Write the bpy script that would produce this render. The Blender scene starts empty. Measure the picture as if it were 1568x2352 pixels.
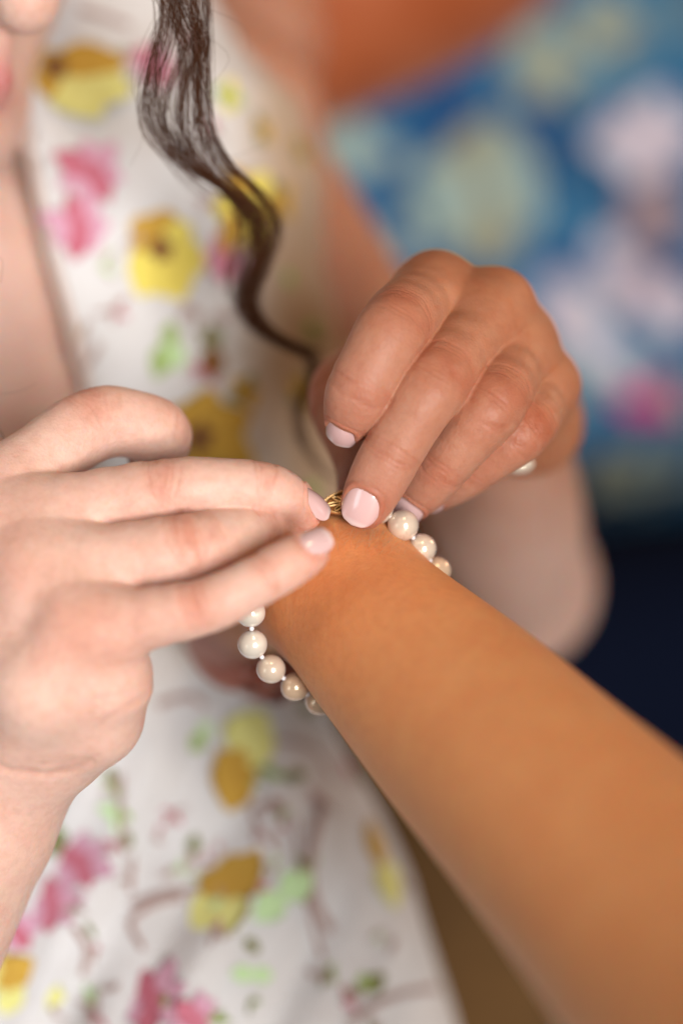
import bpy, math, random, time
import numpy as np
from mathutils import Vector, Matrix, noise as mnoise
from mathutils.bvhtree import BVHTree
random.seed(7); rng = np.random.default_rng(7)
T0 = time.time()
sc = bpy.context.scene
COL = sc.collection

# ------------------------------------------------------------------ camera, light, exposure
DIST = 602.0                       # mm from lens to the clasp (focus)
MMPX = 170.0 / 1568.0              # mm per photo pixel (1568 px wide) at the clasp
cam = bpy.data.cameras.new('camera'); cam_o = bpy.data.objects.new('camera', cam); COL.objects.link(cam_o)
cam_o.location = (0, -DIST/1000, 0); cam_o.rotation_euler = (math.radians(90), 0, 0)
cam.sensor_fit = 'HORIZONTAL'; cam.sensor_width = 24.0; cam.lens = 85.0
cam.clip_start = 0.02; cam.clip_end = 50
cam.dof.use_dof = True; cam.dof.focus_distance = (DIST+1.0)/1000; cam.dof.aperture_fstop = 2.5
sc.camera = cam_o

w = bpy.data.worlds.new('World'); sc.world = w; w.use_nodes = True
bg = w.node_tree.nodes['Background']; bg.inputs[0].default_value = (1.0, 0.80, 0.66, 1); bg.inputs[1].default_value = 0.06

def area(name, loc, target, sx, sy, power, color):
    l = bpy.data.lights.new(name, 'AREA'); l.shape = 'RECTANGLE'; l.size = sx; l.size_y = sy
    l.energy = power; l.color = color
    o = bpy.data.objects.new(name, l); COL.objects.link(o); o.location = loc
    d = Vector(target) - Vector(loc); o.rotation_euler = d.to_track_quat('-Z', 'Y').to_euler()
    return o
area('window_light', (0.50, -1.48, -0.22), (0, 0, -0.02), 0.45, 0.70, 37, (1.0, 0.97, 0.94))
area('side_window_light', (-1.35, -1.0, -0.1), (-0.02, 0.05, -0.05), 0.6, 1.0, 7, (0.90, 0.95, 1.0))
area('ceiling_lamp', (0.12, -1.0, 1.15), (0.0, 0.05, 0.0), 0.3, 0.3, 5, (1.0, 0.72, 0.45))
area('warm_fill', (1.3, 0.6, 0.9), (0.0, 0.05, 0.0), 0.4, 0.4, 6, (1.0, 0.58, 0.34))  # added warm fill, standing in for bounce from the right

sc.view_settings.view_transform = 'Standard'; sc.view_settings.look = 'None'
sc.view_settings.exposure = 0.0; sc.view_settings.gamma = 1.0; sc.view_settings.use_curve_mapping = False
sc.render.engine = 'CYCLES'
sc.cycles.use_denoising = True
sc.cycles.max_bounces = 5; sc.cycles.diffuse_bounces = 3; sc.cycles.glossy_bounces = 3; sc.cycles.transmission_bounces = 2; sc.cycles.caustics_reflective = False; sc.cycles.caustics_refractive = False

# ------------------------------------------------------------------ helpers
def at(px, py, d):
    """photo pixel (1568 x 2352) and depth in mm behind the clasp -> world mm"""
    s = MMPX * (DIST + d) / DIST
    return np.array([(px-784)*s, d, (1176-py)*s], dtype=np.float64)

def link_mesh(name, verts, faces, mats, parent=None, smooth=True, mat_idx=None, mm=True):
    me = bpy.data.meshes.new(name)
    v = np.asarray(verts, dtype=np.float64)
    if mm: v = v * 0.001
    if isinstance(faces, np.ndarray):
        nf, k = faces.shape
        me.vertices.add(len(v)); me.vertices.foreach_set('co', v.astype(np.float32).ravel())
        me.loops.add(nf*k); me.loops.foreach_set('vertex_index', faces.astype(np.int32).ravel())
        me.polygons.add(nf); me.polygons.foreach_set('loop_start', np.arange(0, nf*k, k, dtype=np.int32))
        me.update(calc_edges=True)
    else:
        me.from_pydata([tuple(p) for p in v], [], faces); me.update()
    if mat_idx is not None: me.polygons.foreach_set('material_index', np.asarray(mat_idx, dtype=np.int32))
    me.polygons.foreach_set('use_smooth', np.full(len(me.polygons), smooth, dtype=bool))
    for m in (mats if isinstance(mats, (list, tuple)) else [mats]): me.materials.append(m)
    me.validate()
    o = bpy.data.objects.new(name, me); COL.objects.link(o)
    if parent is not None: o.parent = parent
    return o

def set_attr(o, name, vals):
    a = o.data.attributes.new(name, 'FLOAT', 'POINT'); a.data.foreach_set('value', np.asarray(vals, dtype=np.float32))

def tag(o, label=None, cat=None, group=None, kind=None):
    if label: o['label'] = label
    if cat: o['category'] = cat
    if group: o['group'] = group
    if kind: o['kind'] = kind
    return o

def nrm(v): return v / (np.linalg.norm(v) + 1e-12)

# ------------------------------------------------------------------ materials
class NT:
    def __init__(s, name):
        s.m = bpy.data.materials.new(name); s.m.use_nodes = True; s.t = s.m.node_tree
        s.b = s.t.nodes['Principled BSDF']
    def n(s, typ, **kw):
        x = s.t.nodes.new(typ)
        for k, v in kw.items(): setattr(x, k, v)
        return x
    def l(s, a, b): s.t.links.new(a, b)
    def attr(s, name): return s.n('ShaderNodeAttribute', attribute_name=name).outputs['Fac']
    def noise(s, scale, detail=3, rough=.55, vec=None):
        x = s.n('ShaderNodeTexNoise'); x.inputs['Scale'].default_value = scale; x.inputs['Detail'].default_value = detail
        x.inputs['Roughness'].default_value = rough
        if vec is None: vec = s.n('ShaderNodeTexCoord').outputs['Object']
        s.l(vec, x.inputs['Vector']); return x
    def mix(s, fac, a, b, mode='MIX'):
        x = s.n('ShaderNodeMix', data_type='RGBA', blend_type=mode)
        for sock, v in ((x.inputs[0], fac), (x.inputs[6], a), (x.inputs[7], b)):
            if hasattr(v, 'is_linked'): s.l(v, sock)
            elif isinstance(v, (int, float)): sock.default_value = v
            else: sock.default_value = (*v, 1)
        return x.outputs[2]
    def math(s, op, a, b=0.0, c=0.0):
        x = s.n('ShaderNodeMath', operation=op)
        for i, v in enumerate((a, b, c)):
            if hasattr(v, 'is_linked'): s.l(v, x.inputs[i])
            else: x.inputs[i].default_value = v
        return x.outputs[0]
    def ramp(s, fac, stops):
        x = s.n('ShaderNodeValToRGB'); s.l(fac, x.inputs[0]); e = x.color_ramp.elements
        while len(e) < len(stops): e.new(0.5)
        for i, (p, c) in enumerate(stops):
            e[i].position = p; e[i].color = (*c, 1) if len(c) == 3 else c
        return x.outputs[0]
    def bump(s, h, strength, dist, prev=None):
        x = s.n('ShaderNodeBump'); x.inputs['Strength'].default_value = strength; x.inputs['Distance'].default_value = dist
        s.l(h, x.inputs['Height'])
        if prev is not None: s.l(prev, x.inputs['Normal'])
        return x.outputs[0]
    def set(s, **kw):
        for k, v in kw.items():
            i = s.b.inputs[k]
            if hasattr(v, 'is_linked'): s.l(v, i)
            elif isinstance(v, tuple) and len(v) == 3 and i.type == 'RGBA': i.default_value = (*v, 1)
            else: i.default_value = v
        return s

def skin_mat(name, fair, shaded, blush_c):
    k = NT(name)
    base = k.mix(k.attr('shade_tone'), fair, shaded)  # second colour stands in for shade on the skin
    mot = k.noise(90, 4, .6); mot2 = k.noise(420, 3, .6)
    base = k.mix(k.math('MULTIPLY', k.ramp(mot.outputs[0], [(.35, (0,0,0)), (.68, (1,1,1))]), .32), base, blush_c, 'MULTIPLY')
    base = k.mix(k.math('MULTIPLY', k.ramp(mot2.outputs[0], [(.42, (0,0,0)), (.7, (1,1,1))]), .20), base, (.62,.42,.34), 'MULTIPLY')
    base = k.mix(k.attr('blush'), base, blush_c, 'MULTIPLY')
    base = k.mix(k.attr('lip'), base, (.50,.13,.14))
    k.set(**{'Base Color': base, 'Subsurface Weight': 1.0, 'Subsurface Radius': (1.0,.38,.22), 'Subsurface Scale': .0009,
             'Roughness': .52, 'Specular IOR Level': .34})
    por = k.noise(1500, 2, .6); fine = k.noise(600, 4, .65)
    v = k.n('ShaderNodeTexVoronoi'); v.inputs['Scale'].default_value = 1100
    k.l(k.n('ShaderNodeTexCoord').outputs['Object'], v.inputs['Vector'])
    b = k.bump(v.outputs['Distance'], .45, .00016)
    b = k.bump(fine.outputs[0], .6, .00026, b)
    k.set(Normal=b)
    return k.m
M = {}
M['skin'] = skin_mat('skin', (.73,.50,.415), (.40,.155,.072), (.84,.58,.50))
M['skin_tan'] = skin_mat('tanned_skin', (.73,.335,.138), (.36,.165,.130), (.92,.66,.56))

def nail_mat():
    k = NT('fingernail')
    t = k.attr('nail_v')
    c = k.mix(k.ramp(t, [(.80, (0,0,0)), (.90, (1,1,1))]), (.63,.42,.41), (.69,.55,.53))
    c = k.mix(k.ramp(t, [(.02, (1,1,1)), (.20, (0,0,0))]), c, (.66,.45,.43))
    n = k.noise(300, 3); c = k.mix(k.math('MULTIPLY', n.outputs[0], .2), c, (.68,.48,.46))
    k.set(**{'Base Color': c, 'Roughness': .22,
             'Coat Weight': .7, 'Coat Roughness': .07})
    return k.m
M['nail'] = nail_mat()

def simple(name, col, rough=.6, metal=0., spec=.5, **kw):
    k = NT(name); k.set(**{'Base Color': tuple(col), 'Roughness': rough, 'Metallic': metal, 'Specular IOR Level': spec}); k.set(**kw); return k.m

def pearl_mat(name, col, over):
    k = NT(name)
    lw = k.n('ShaderNodeLayerWeight'); lw.inputs[0].default_value = .35
    n = k.noise(260, 3)
    c = k.mix(k.math('MULTIPLY', n.outputs[0], .35), col, over)
    k.set(**{'Base Color': c, 'Roughness': .20, 
             'Specular IOR Level': .62, 'Metallic': .22, 'Coat Weight': .8, 'Coat Roughness': .06, 'Coat IOR': 1.55, 'Sheen Weight': .12, 'Sheen Tint': (.9,.8,1.,1),
             'Thin Film Thickness': 380.0, 'Thin Film IOR': 1.45})
    k.set(Normal=k.bump(k.noise(180, 2).outputs[0], .10, .0004))
    return k.m
M['pearl_cream'] = pearl_mat('cream_pearl', (.74,.61,.47), (.80,.64,.56))
M['pearl_white'] = pearl_mat('white_pearl', (.80,.74,.63), (.82,.76,.71))
M['pearl_gold'] = pearl_mat('golden_pearl', (.72,.51,.33), (.78,.60,.48))
M['thread'] = simple('silk_thread', (.86,.85,.88), .8)
def gold_mat():
    k = NT('gold'); n = k.noise(900, 3)
    k.set(**{'Base Color': (1.0,.72,.36), 'Metallic': 1., 'Roughness': .42})
    k.set(Normal=k.bump(n.outputs[0], .25, .0001)); return k.m
M['gold'] = gold_mat()

def cloth(name, col, col2=None, weave=1400, rough=.85, var=.5, transl=0.):
    k = NT(name)
    tc = k.n('ShaderNodeTexCoord').outputs['Object']
    n = k.noise(35, 4)
    c = k.mix(k.math('MULTIPLY', k.ramp(n.outputs[0], [(.3,(0,0,0)), (.7,(1,1,1))]), var), col, col2 or tuple(x*.8 for x in col))
    wv = k.n('ShaderNodeTexWave'); wv.inputs['Scale'].default_value = weave*.18; wv.inputs['Distortion'].default_value = 1.5
    k.l(tc, wv.inputs['Vector'])
    k.set(**{'Base Color': c, 'Roughness': rough, 'Specular IOR Level': .2, 'Sheen Weight': .15})
    k.set(Normal=k.bump(wv.outputs[0], .3, .0004)); return k.m
M['dress'] = cloth('white_dress_fabric', (.67,.68,.71), (.60,.585,.585))
def dress_mat():
    k = NT('white_dress_fabric'); n = k.noise(35, 4); n2 = k.noise(160, 4)
    c = k.mix(k.math('MULTIPLY', k.ramp(n.outputs[0], [(.3,(0,0,0)), (.7,(1,1,1))]), .5), (.67,.67,.68), (.60,.58,.57))
    c = k.mix(k.attr('tulle_shade'), c, (.46,.33,.22))  # beige side: sheer panel and warm shade in one colour
    c = k.mix(k.math('MULTIPLY', k.ramp(n2.outputs[0], [(.5,(0,0,0)), (.66,(1,1,1))]), .18), c, (.50,.44,.42))
    wv = k.n('ShaderNodeTexWave'); wv.inputs['Scale'].default_value = 250; wv.inputs['Distortion'].default_value = 1.5
    k.l(k.n('ShaderNodeTexCoord').outputs['Object'], wv.inputs['Vector'])
    k.set(**{'Base Color': c, 'Roughness': .8, 'Specular IOR Level': .2, 'Sheen Weight': .15, 'Normal': k.bump(wv.outputs[0], .3, .0004)})
    return k.m
M['dress'] = dress_mat()
M['yellow'] = cloth('yellow_embroidery', (.80,.72,.16), (.72,.52,.08))
M['lemon'] = cloth('lemon_embroidery', (.74,.74,.28), (.72,.66,.20))
M['ochre'] = cloth('ochre_embroidery', (.58,.36,.06), (.46,.24,.03))
M['brown'] = cloth('brown_embroidery', (.20,.09,.03), (.28,.13,.05))
M['pink'] = cloth('pink_embroidery', (.66,.38,.50), (.56,.24,.34))
M['rose'] = cloth('rose_embroidery', (.52,.14,.20), (.62,.24,.32))
M['green'] = cloth('green_embroidery', (.36,.50,.16), (.22,.32,.08))
M['mint'] = cloth('mint_embroidery', (.55,.76,.42), (.50,.70,.36))
M['olive'] = cloth('olive_embroidery', (.18,.20,.06), (.24,.20,.08))
M['stem'] = cloth('taupe_embroidery', (.40,.27,.24), (.46,.34,.32))
M['trim'] = cloth('dress_edging', (.62,.48,.42), (.55,.40,.34))

def hair_mat():
    k = NT('dark_brown_hair'); n = k.noise(60, 3)
    c = k.mix(n.outputs[0], (.036,.012,.006), (.13,.048,.020))
    k.set(**{'Base Color': c, 'Roughness': .5, 'Specular IOR Level': .10}); return k.m
M['hair'] = hair_mat()

# ------------------------------------------------------------------ implicit surfaces
def capsule(P, a, b, ra, rb):
    ab = b - a; L2 = float(ab @ ab) + 1e-9
    px, py, pz = P[0]-a[0], P[1]-a[1], P[2]-a[2]
    t = np.clip((px*ab[0] + py*ab[1] + pz*ab[2]) / L2, 0, 1)
    qx, qy, qz = px - t*ab[0], py - t*ab[1], pz - t*ab[2]
    return np.sqrt(qx*qx + qy*qy + qz*qz) - (ra + (rb-ra)*t)

def smin(a, b, k):
    h = np.maximum(k - np.abs(a-b), 0) / k
    return np.minimum(a, b) - h*h*k*.25

class Grid:
    def __init__(s, lo, hi, h):
        s.h = h; s.lo = np.asarray(lo, float); s.n = np.maximum(np.ceil((np.asarray(hi)-s.lo)/h).astype(int)+1, 4)
        s.f = np.full(s.n, 1e3, dtype=np.float32)
    def sub(s, lo, hi):
        i0 = np.clip(np.floor((np.asarray(lo)-s.lo)/s.h).astype(int), 0, s.n-1)
        i1 = np.clip(np.ceil((np.asarray(hi)-s.lo)/s.h).astype(int)+1, 1, s.n)
        if np.any(i1 <= i0): return None, None
        sl = tuple(slice(a, b) for a, b in zip(i0, i1))
        ax = [(s.lo[k] + s.h*np.arange(i0[k], i1[k])).astype(np.float32) for k in range(3)]
        return sl, (ax[0][:,None,None], ax[1][None,:,None], ax[2][None,None,:])
    def chain(s, pts, rad, k=2.0, margin=7.0):
        """field of a smooth chain of tapered capsules, in its own box"""
        pts = np.asarray(pts); rad = np.asarray(rad)
        lo = (pts - rad[:,None]).min(0)-margin; hi = (pts + rad[:,None]).max(0)+margin
        sl, P = s.sub(lo, hi)
        if sl is None: return None, None
        F = None
        shape = s.f[sl].shape
        F = np.full(shape, 1e3, dtype=np.float32)
        g = Grid.__new__(Grid); g.h = s.h; g.lo = np.array([float(P[i].ravel()[0]) for i in range(3)]); g.n = np.array(shape); g.f = F
        for i in range(len(pts)-1):
            a, b, ra, rb = pts[i], pts[i+1], rad[i], rad[i+1]
            m = max(ra, rb) + margin
            s2, P2 = g.sub(np.minimum(a,b)-m, np.maximum(a,b)+m)
            if s2 is None: continue
            F[s2] = smin(F[s2], capsule(P2, a.astype(np.float32), b.astype(np.float32), ra, rb), k)
        return sl, F

def surface_nets(f, lo, h, smooth=2):
    s = f < 0
    nx, ny, nz = f.shape
    c = np.zeros((nx-1, ny-1, nz-1), dtype=np.uint8)
    for dx in (0,1):
        for dy in (0,1):
            for dz in (0,1):
                c += s[dx:nx-1+dx, dy:ny-1+dy, dz:nz-1+dz]
    mixed = (c > 0) & (c < 8)
    idx = np.full(mixed.shape, -1, dtype=np.int64)
    I = np.argwhere(mixed); idx[mixed] = np.arange(len(I))
    acc = np.zeros((len(I), 3)); cnt = np.zeros(len(I))
    corners = [(a,b,d) for a in (0,1) for b in (0,1) for d in (0,1)]
    vals = {cc: f[I[:,0]+cc[0], I[:,1]+cc[1], I[:,2]+cc[2]].astype(np.float64) for cc in corners}
    for ca in corners:
        for ax in range(3):
            if ca[ax]: continue
            cb = tuple(1 if k == ax else ca[k] for k in range(3))
            va, vb = vals[ca], vals[cb]
            cr = (va < 0) != (vb < 0)
            t = np.where(cr, va/np.where(cr, va-vb, 1), 0)
            p = np.array(ca, float)[None,:].repeat(len(I), 0); p[:,ax] += t
            acc += p*cr[:,None]; cnt += cr
    V = lo + (I + acc/np.maximum(cnt,1)[:,None])*h
    quads = []
    for ax in range(3):
        o = [k for k in range(3) if k != ax]
        sa = [slice(None)]*3; sb = [slice(None)]*3
        sa[ax] = slice(0,-1); sb[ax] = slice(1,None)
        for k in o: sa[k] = slice(1,-1); sb[k] = slice(1,-1)
        A = s[tuple(sa)]; B = s[tuple(sb)]
        E = np.argwhere(A != B)
        if len(E) == 0: continue
        inside = A[E[:,0],E[:,1],E[:,2]]
        base = E.copy()
        for k in o: base[:,k] += 1
        def cell(d1, d2):
            q = base.copy(); q[:,o[0]] += d1; q[:,o[1]] += d2
            return idx[q[:,0],q[:,1],q[:,2]]
        q = np.stack([cell(-1,-1), cell(0,-1), cell(0,0), cell(-1,0)], 1)
        flip = inside if ax != 1 else ~inside
        q[~flip] = q[~flip][:, ::-1]
        quads.append(q)
    Q = np.concatenate(quads); Q = Q[(Q >= 0).all(1)]
    for _ in range(smooth):
        V = lap(V, Q, .5)
    return V, Q

def lap(V, Q, a):
    e0 = Q.ravel(); e1 = np.roll(Q, -1, axis=1).ravel()
    n = len(V); cnt = np.bincount(e0, minlength=n) + np.bincount(e1, minlength=n)
    out = np.empty_like(V)
    for k in range(3):
        out[:,k] = (np.bincount(e0, V[e1,k], n) + np.bincount(e1, V[e0,k], n)) / np.maximum(cnt,1)
    return V + a*(out-V)

def vnormals(V, Q):
    d1 = V[Q[:,2]]-V[Q[:,0]]; d2 = V[Q[:,3]]-V[Q[:,1]]
    fn = np.cross(d1, d2); N = np.zeros_like(V)
    for j in range(4):
        for k in range(3): N[:,k] += np.bincount(Q[:,j], fn[:,k], len(V))
    return N/(np.linalg.norm(N, axis=1, keepdims=True)+1e-12)

def sm3(V):   # cheap smooth 3-D noise from sines
    x, y, z = V[:,0], V[:,1], V[:,2]
    return (np.sin(x*1.0+1.3*np.sin(y*.7))+np.sin(y*1.1+1.7*np.sin(z*.8))+np.sin(z*.9+1.1*np.sin(x*.9)))/3

# ------------------------------------------------------------------ a digit
class Digit:
    """joints: list of mm points base -> tip (pad centre); radii at the joints"""
    def __init__(s, joints, radii, nail=None, up=None, bulge=1.0, wr=1.0):
        J = [np.asarray(j, float) for j in joints]; s.J = J; s.R = list(radii); s.nail = nail; s.wr = wr
        dirs = [nrm(J[i+1]-J[i]) for i in range(len(J)-1)]; s.dirs = dirs
        out = dirs[0]-dirs[-1]
        if up is not None: out = nrm(out)*.35 + nrm(np.asarray(up, float)) if np.linalg.norm(out) > .2 else np.asarray(up, float)
        s.out = nrm(out)
        pts, rad = [], []
        n = len(J)-1
        for i in range(n):
            a, b, ra, rb = J[i], J[i+1], s.R[i], s.R[i+1]
            last = i == n-1
            for t in (0, .16, .36, .60, .84):
                if i > 0 and t == 0:       # round the corner
                    p = J[i]*.80 + (J[i-1]*.16+J[i]*.84)*.1 + (J[i]*.84+J[i+1]*.16)*.1
                else: p = a*(1-t)+b*t
                r = ra*(1-t)+rb*t
                if not last: r *= 1 - .045*bulge*math.sin(math.pi*min(1, t*1.0))**1.5
                else: r *= 1 + .04*math.sin(math.pi*t)
                pts.append(p); rad.append(r)
        pts.append(J[-1]); rad.append(s.R[-1])
        s.pts = np.array(pts); s.rad = np.array(rad)
        for _ in range(3):
            q = s.pts.copy(); q[1:-1] = .25*s.pts[:-2]+.5*s.pts[1:-1]+.25*s.pts[2:]; s.pts = q
        seg = np.linalg.norm(np.diff(s.pts, axis=0), axis=1); s.s = np.concatenate([[0], np.cumsum(seg)])
        s.js = [float(s.s[min(5*i, len(s.s)-1)]) for i in range(n+1)]
    def locate(s, V):
        """distance to the skin, arc length, unit radial vector, local dorsal vector"""
        best = np.full(len(V), 1e9); S = np.zeros(len(V)); Rv = np.zeros_like(V); D = np.zeros_like(V)
        for i in range(len(s.pts)-1):
            a, b = s.pts[i], s.pts[i+1]; ab = b-a; L2 = ab@ab
            t = np.clip(((V-a)@ab)/L2, 0, 1); q = V-a-t[:,None]*ab
            ln = np.linalg.norm(q, axis=1); d = ln-(s.rad[i]*(1-t)+s.rad[i+1]*t)
            m = d < best
            best[m] = d[m]; S[m] = (s.s[i]+t*(s.s[i+1]-s.s[i]))[m]; Rv[m] = (q/(ln[:,None]+1e-9))[m]
            u = nrm(ab); dd = nrm(s.out-u*(s.out@u)); D[m] = dd
        return best, S, Rv, D
    def nail_frame(s):
        L = s.nail; a, b = s.J[-2], s.J[-1]; u = nrm(b-a)
        dors = s.out if L.get('dors') is None else np.asarray(L['dors'], float)
        n = nrm(dors-u*(dors@u))
        if L.get('tilt'):                                   # plate turns down towards the tip
            c, si = math.cos(L['tilt']), math.sin(L['tilt'])
            u, n = u*c - n*si, n*c + u*si
        x = nrm(np.cross(u, n))
        c = b + u*L.get('along', 0) + n*(s.R[-1]*L.get('lift', 1.0)+.12)
        return c, u, x, n

NAILV = 22; NAILU = 15
def make_nail(name, dg, parent):
    L = dg.nail; c, u, x, n = dg.nail_frame(); Wd, Ln = L['w']/2, L['l']/2
    Rc = L.get('curv', Wd*1.25); rb = L.get('bend', Ln*3.2)
    V = []; F = []; att = []
    for side in (0, 1):
        for i in range(NAILV):
            v = -1 + 2*i/(NAILV-1)
            sq = L.get('sq', 3.0)
            vv = min(1, abs(v)); half = (1-vv**(sq if v > 0 else 2.6))**(1/ (sq if v > 0 else 2.6)) if vv < 1 else 0.0
            half = max(half, .02)
            for j in range(NAILU):
                q = (-1 + 2*j/(NAILU-1))*half
                lx = Wd*q*(.97 if v < 0 else 1.0); ly = Ln*v
                drop = Rc - math.sqrt(max(Rc*Rc - lx*lx, .01)) + rb - math.sqrt(rb*rb-ly*ly)
                edge = max(0, max(abs(q)/max(half,.05)-.86, 0))*.0
                h = -drop - edge + (0 if side == 0 else -.42)
                V.append(c + x*lx + u*ly + n*h); att.append((v+1)/2)
    def vid(s_, i, j): return s_*NAILV*NAILU + i*NAILU + j
    for s_ in (0,1):
        for i in range(NAILV-1):
            for j in range(NAILU-1):
                q = [vid(s_,i,j), vid(s_,i,j+1), vid(s_,i+1,j+1), vid(s_,i+1,j)]
                F.append(q if s_ else q[::-1])
    rim = [(0,j) for j in range(NAILU)] + [(i,NAILU-1) for i in range(1,NAILV)] + [(NAILV-1,j) for j in range(NAILU-2,-1,-1)] + [(i,0) for i in range(NAILV-2,0,-1)]
    for k in range(len(rim)):
        a, b = rim[k], rim[(k+1) % len(rim)]
        F.append([vid(0,*a), vid(0,*b), vid(1,*b), vid(1,*a)])
    o = link_mesh(name, V, F, M['nail'], parent); set_attr(o, 'nail_v', att)
    return o

def build_hand(digits, palm, h, kweb=5.0, kpalm=7.0, webs=(), gap=.9):
    allp = np.concatenate([d.pts for d in digits] + [np.array(c[0]) for c in palm])
    allr = np.concatenate([d.rad for d in digits] + [np.array(c[1]) for c in palm])
    lo = (allp-allr[:,None]).min(0)-4; hi = (allp+allr[:,None]).max(0)+4
    g = Grid(lo, hi, h); fp = np.full(g.n, 1e3, dtype=np.float32); ff = np.full(g.n, 1e3, dtype=np.float32)
    for pts, rad in palm:
        sl, F = g.chain(pts, rad, 3.0, 9.0)
        if sl is not None: fp[sl] = smin(fp[sl], F, kpalm)
    for d in digits:
        sl, F = g.chain(d.pts, d.rad, 1.6, 6.0)
        if sl is not None: ff[sl] = smin(ff[sl], F, gap)
    f = smin(fp, ff, kweb)
    V, Q = surface_nets(f, g.lo, h, 2)
    return V, Q

def detail_hand(V, Q, digits, blush_knuckle=.5):
    """skin creases, nail beds and redness; returns moved vertices and the blush value"""
    N = vnormals(V, Q); disp = np.zeros(len(V)); blush = np.zeros(len(V))
    for k, d in enumerate(digits):
        sel = np.where(np.all((V > d.pts.min(0)-14) & (V < d.pts.max(0)+14), axis=1))[0]
        if len(sel) == 0: continue
        dist, S, Rv, D = d.locate(V[sel])
        near = np.exp(-np.maximum(dist-.6, 0)**2/1.5)
        cosd = (Rv*D).sum(1)
        side = (np.cross(D, Rv)); th = np.arctan2(np.linalg.norm(side, axis=1), cosd)
        dors = np.clip((cosd+.15)/.6, 0, 1)
        jit = sm3(V[sel]*.9+k*7)*.35
        nj = len(d.js)
        joints = list(range(1, nj-1))
        for ji in joints:
            big = (ji == nj-3) if nj > 3 else True
            s0 = d.js[ji]; x = S-s0
            offs = (-4.6,-3.3,-2.1,-1.0,0.0,1.1,2.2,3.5,4.8) if big else (-2.3,-1.0,.4,1.6)
            amp = (.37 if big else .34)*d.wr
            for q, o in enumerate(offs):
                c = o*(1 - .32*np.clip(th,0,1.4)**2) + jit*(1.0+.3*math.sin(q*2.3))
                a = amp*(.45+.55*abs(math.sin(q*1.9+k)))*(1-.09*abs(o))
                brk = np.clip(.75+.8*sm3(V[sel]*.55+q*3.1), .15, 1)
                g_ = np.exp(-((x-c)/.42)**2)*dors*near*brk
                disp[sel] -= a*g_; blush[sel] += 1.3*a*g_
            wid = 6.5 if big else 4.0
            blush[sel] += (blush_knuckle if big else blush_knuckle*.6)*np.exp(-(x/wid)**2)*np.clip(cosd,0,1)*near
            # palmar flexion crease
            disp[sel] -= .35*np.exp(-(x/.8)**2)*np.clip(-cosd*1.5-.3,0,1)*near
        tipd = S-d.js[-1]
        blush[sel] += .42*np.exp(-(np.minimum(tipd+3,0)/6)**2)*near
        if d.nail:
            c, u, xx, n = d.nail_frame(); L = d.nail
            q = V[sel]-c; a = q@xx/(L['w']/2); b = q@u/(L['l']/2); hgt = q@n
            rr = (np.abs(a)**2.6+np.abs(b)**2.6)**(1/2.6)
            m = (hgt > -5)*near*((N[sel]@n) > -.1)
            disp[sel] -= .85*np.clip((1.0-rr)/.10, 0, 1)*m                     # bed
            fold = np.exp(-((rr-1.10)/.09)**2)*np.clip(1.05-np.clip(b,0,2)*1.3, 0, 1)
            disp[sel] += .22*fold*m
            disp[sel] -= .22*np.exp(-((rr-1.27)/.07)**2)*np.clip(.3-b,0,1)*m
            blush[sel] += .35*np.exp(-((rr-1.12)/.18)**2)*m
    V = V + N*disp[:,None]
    return V, np.clip(blush, 0, 1)

def spline(P, n):
    P = np.asarray(P, float); out = []
    for t in np.linspace(0, len(P)-1-1e-6, n):
        i = int(t); f_ = t-i; a = P[max(i-1,0)]; b = P[i]; c = P[i+1]; d = P[min(i+2,len(P)-1)]
        out.append(.5*((2*b)+(-a+c)*f_+(2*a-5*b+4*c-d)*f_**2+(-a+3*b-3*c+d)*f_**3))
    return np.array(out)

def blob(chains, h, k=8.0, smooth=2, seg=3.0):
    allp = np.concatenate([np.array(c[0]) for c in chains]); allr = np.concatenate([np.array(c[1]) for c in chains])
    g = Grid((allp-allr[:,None]).min(0)-3*h-2, (allp+allr[:,None]).max(0)+3*h+2, h)
    for c in chains:
        kk = c[2] if len(c) > 2 else k
        if len(c[0]) > 2:      # round the chain off
            q = spline(np.concatenate([np.asarray(c[0], float), np.asarray(c[1], float)[:,None]], 1), 6*len(c[0])); c = (q[:,:3], q[:,3])
        sl, F = g.chain(c[0], c[1], seg, max(kk, 6)+2)
        if sl is not None: g.f[sl] = smin(g.f[sl], F, kk)
    return surface_nets(g.f, g.lo, h, smooth)

def crease(V, Q, px_path, width, depth, d0, red=None):
    """a fold along a line seen on the skin: path in photo px, nearest skin from depth d0"""
    N = vnormals(V, Q); P = np.array([at(x, y, d0) for x, y in px_path]); best = np.full(len(V), 1e9)
    A = V[:,[0,2]]; front = N[:,1] < .25
    for i in range(len(P)-1):
        a, b = P[i][[0,2]], P[i+1][[0,2]]; ab = b-a; t = np.clip(((A-a)@ab)/(ab@ab), 0, 1)
        best = np.minimum(best, np.linalg.norm(A-a-t[:,None]*ab, axis=1))
    best = best + .25*sm3(V*.6)
    g = np.exp(-(best/width)**2)*front
    if red is not None: red += np.abs(depth)*.5*g
    return V - N*(depth*g)[:,None]

RES = 0.42
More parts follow.
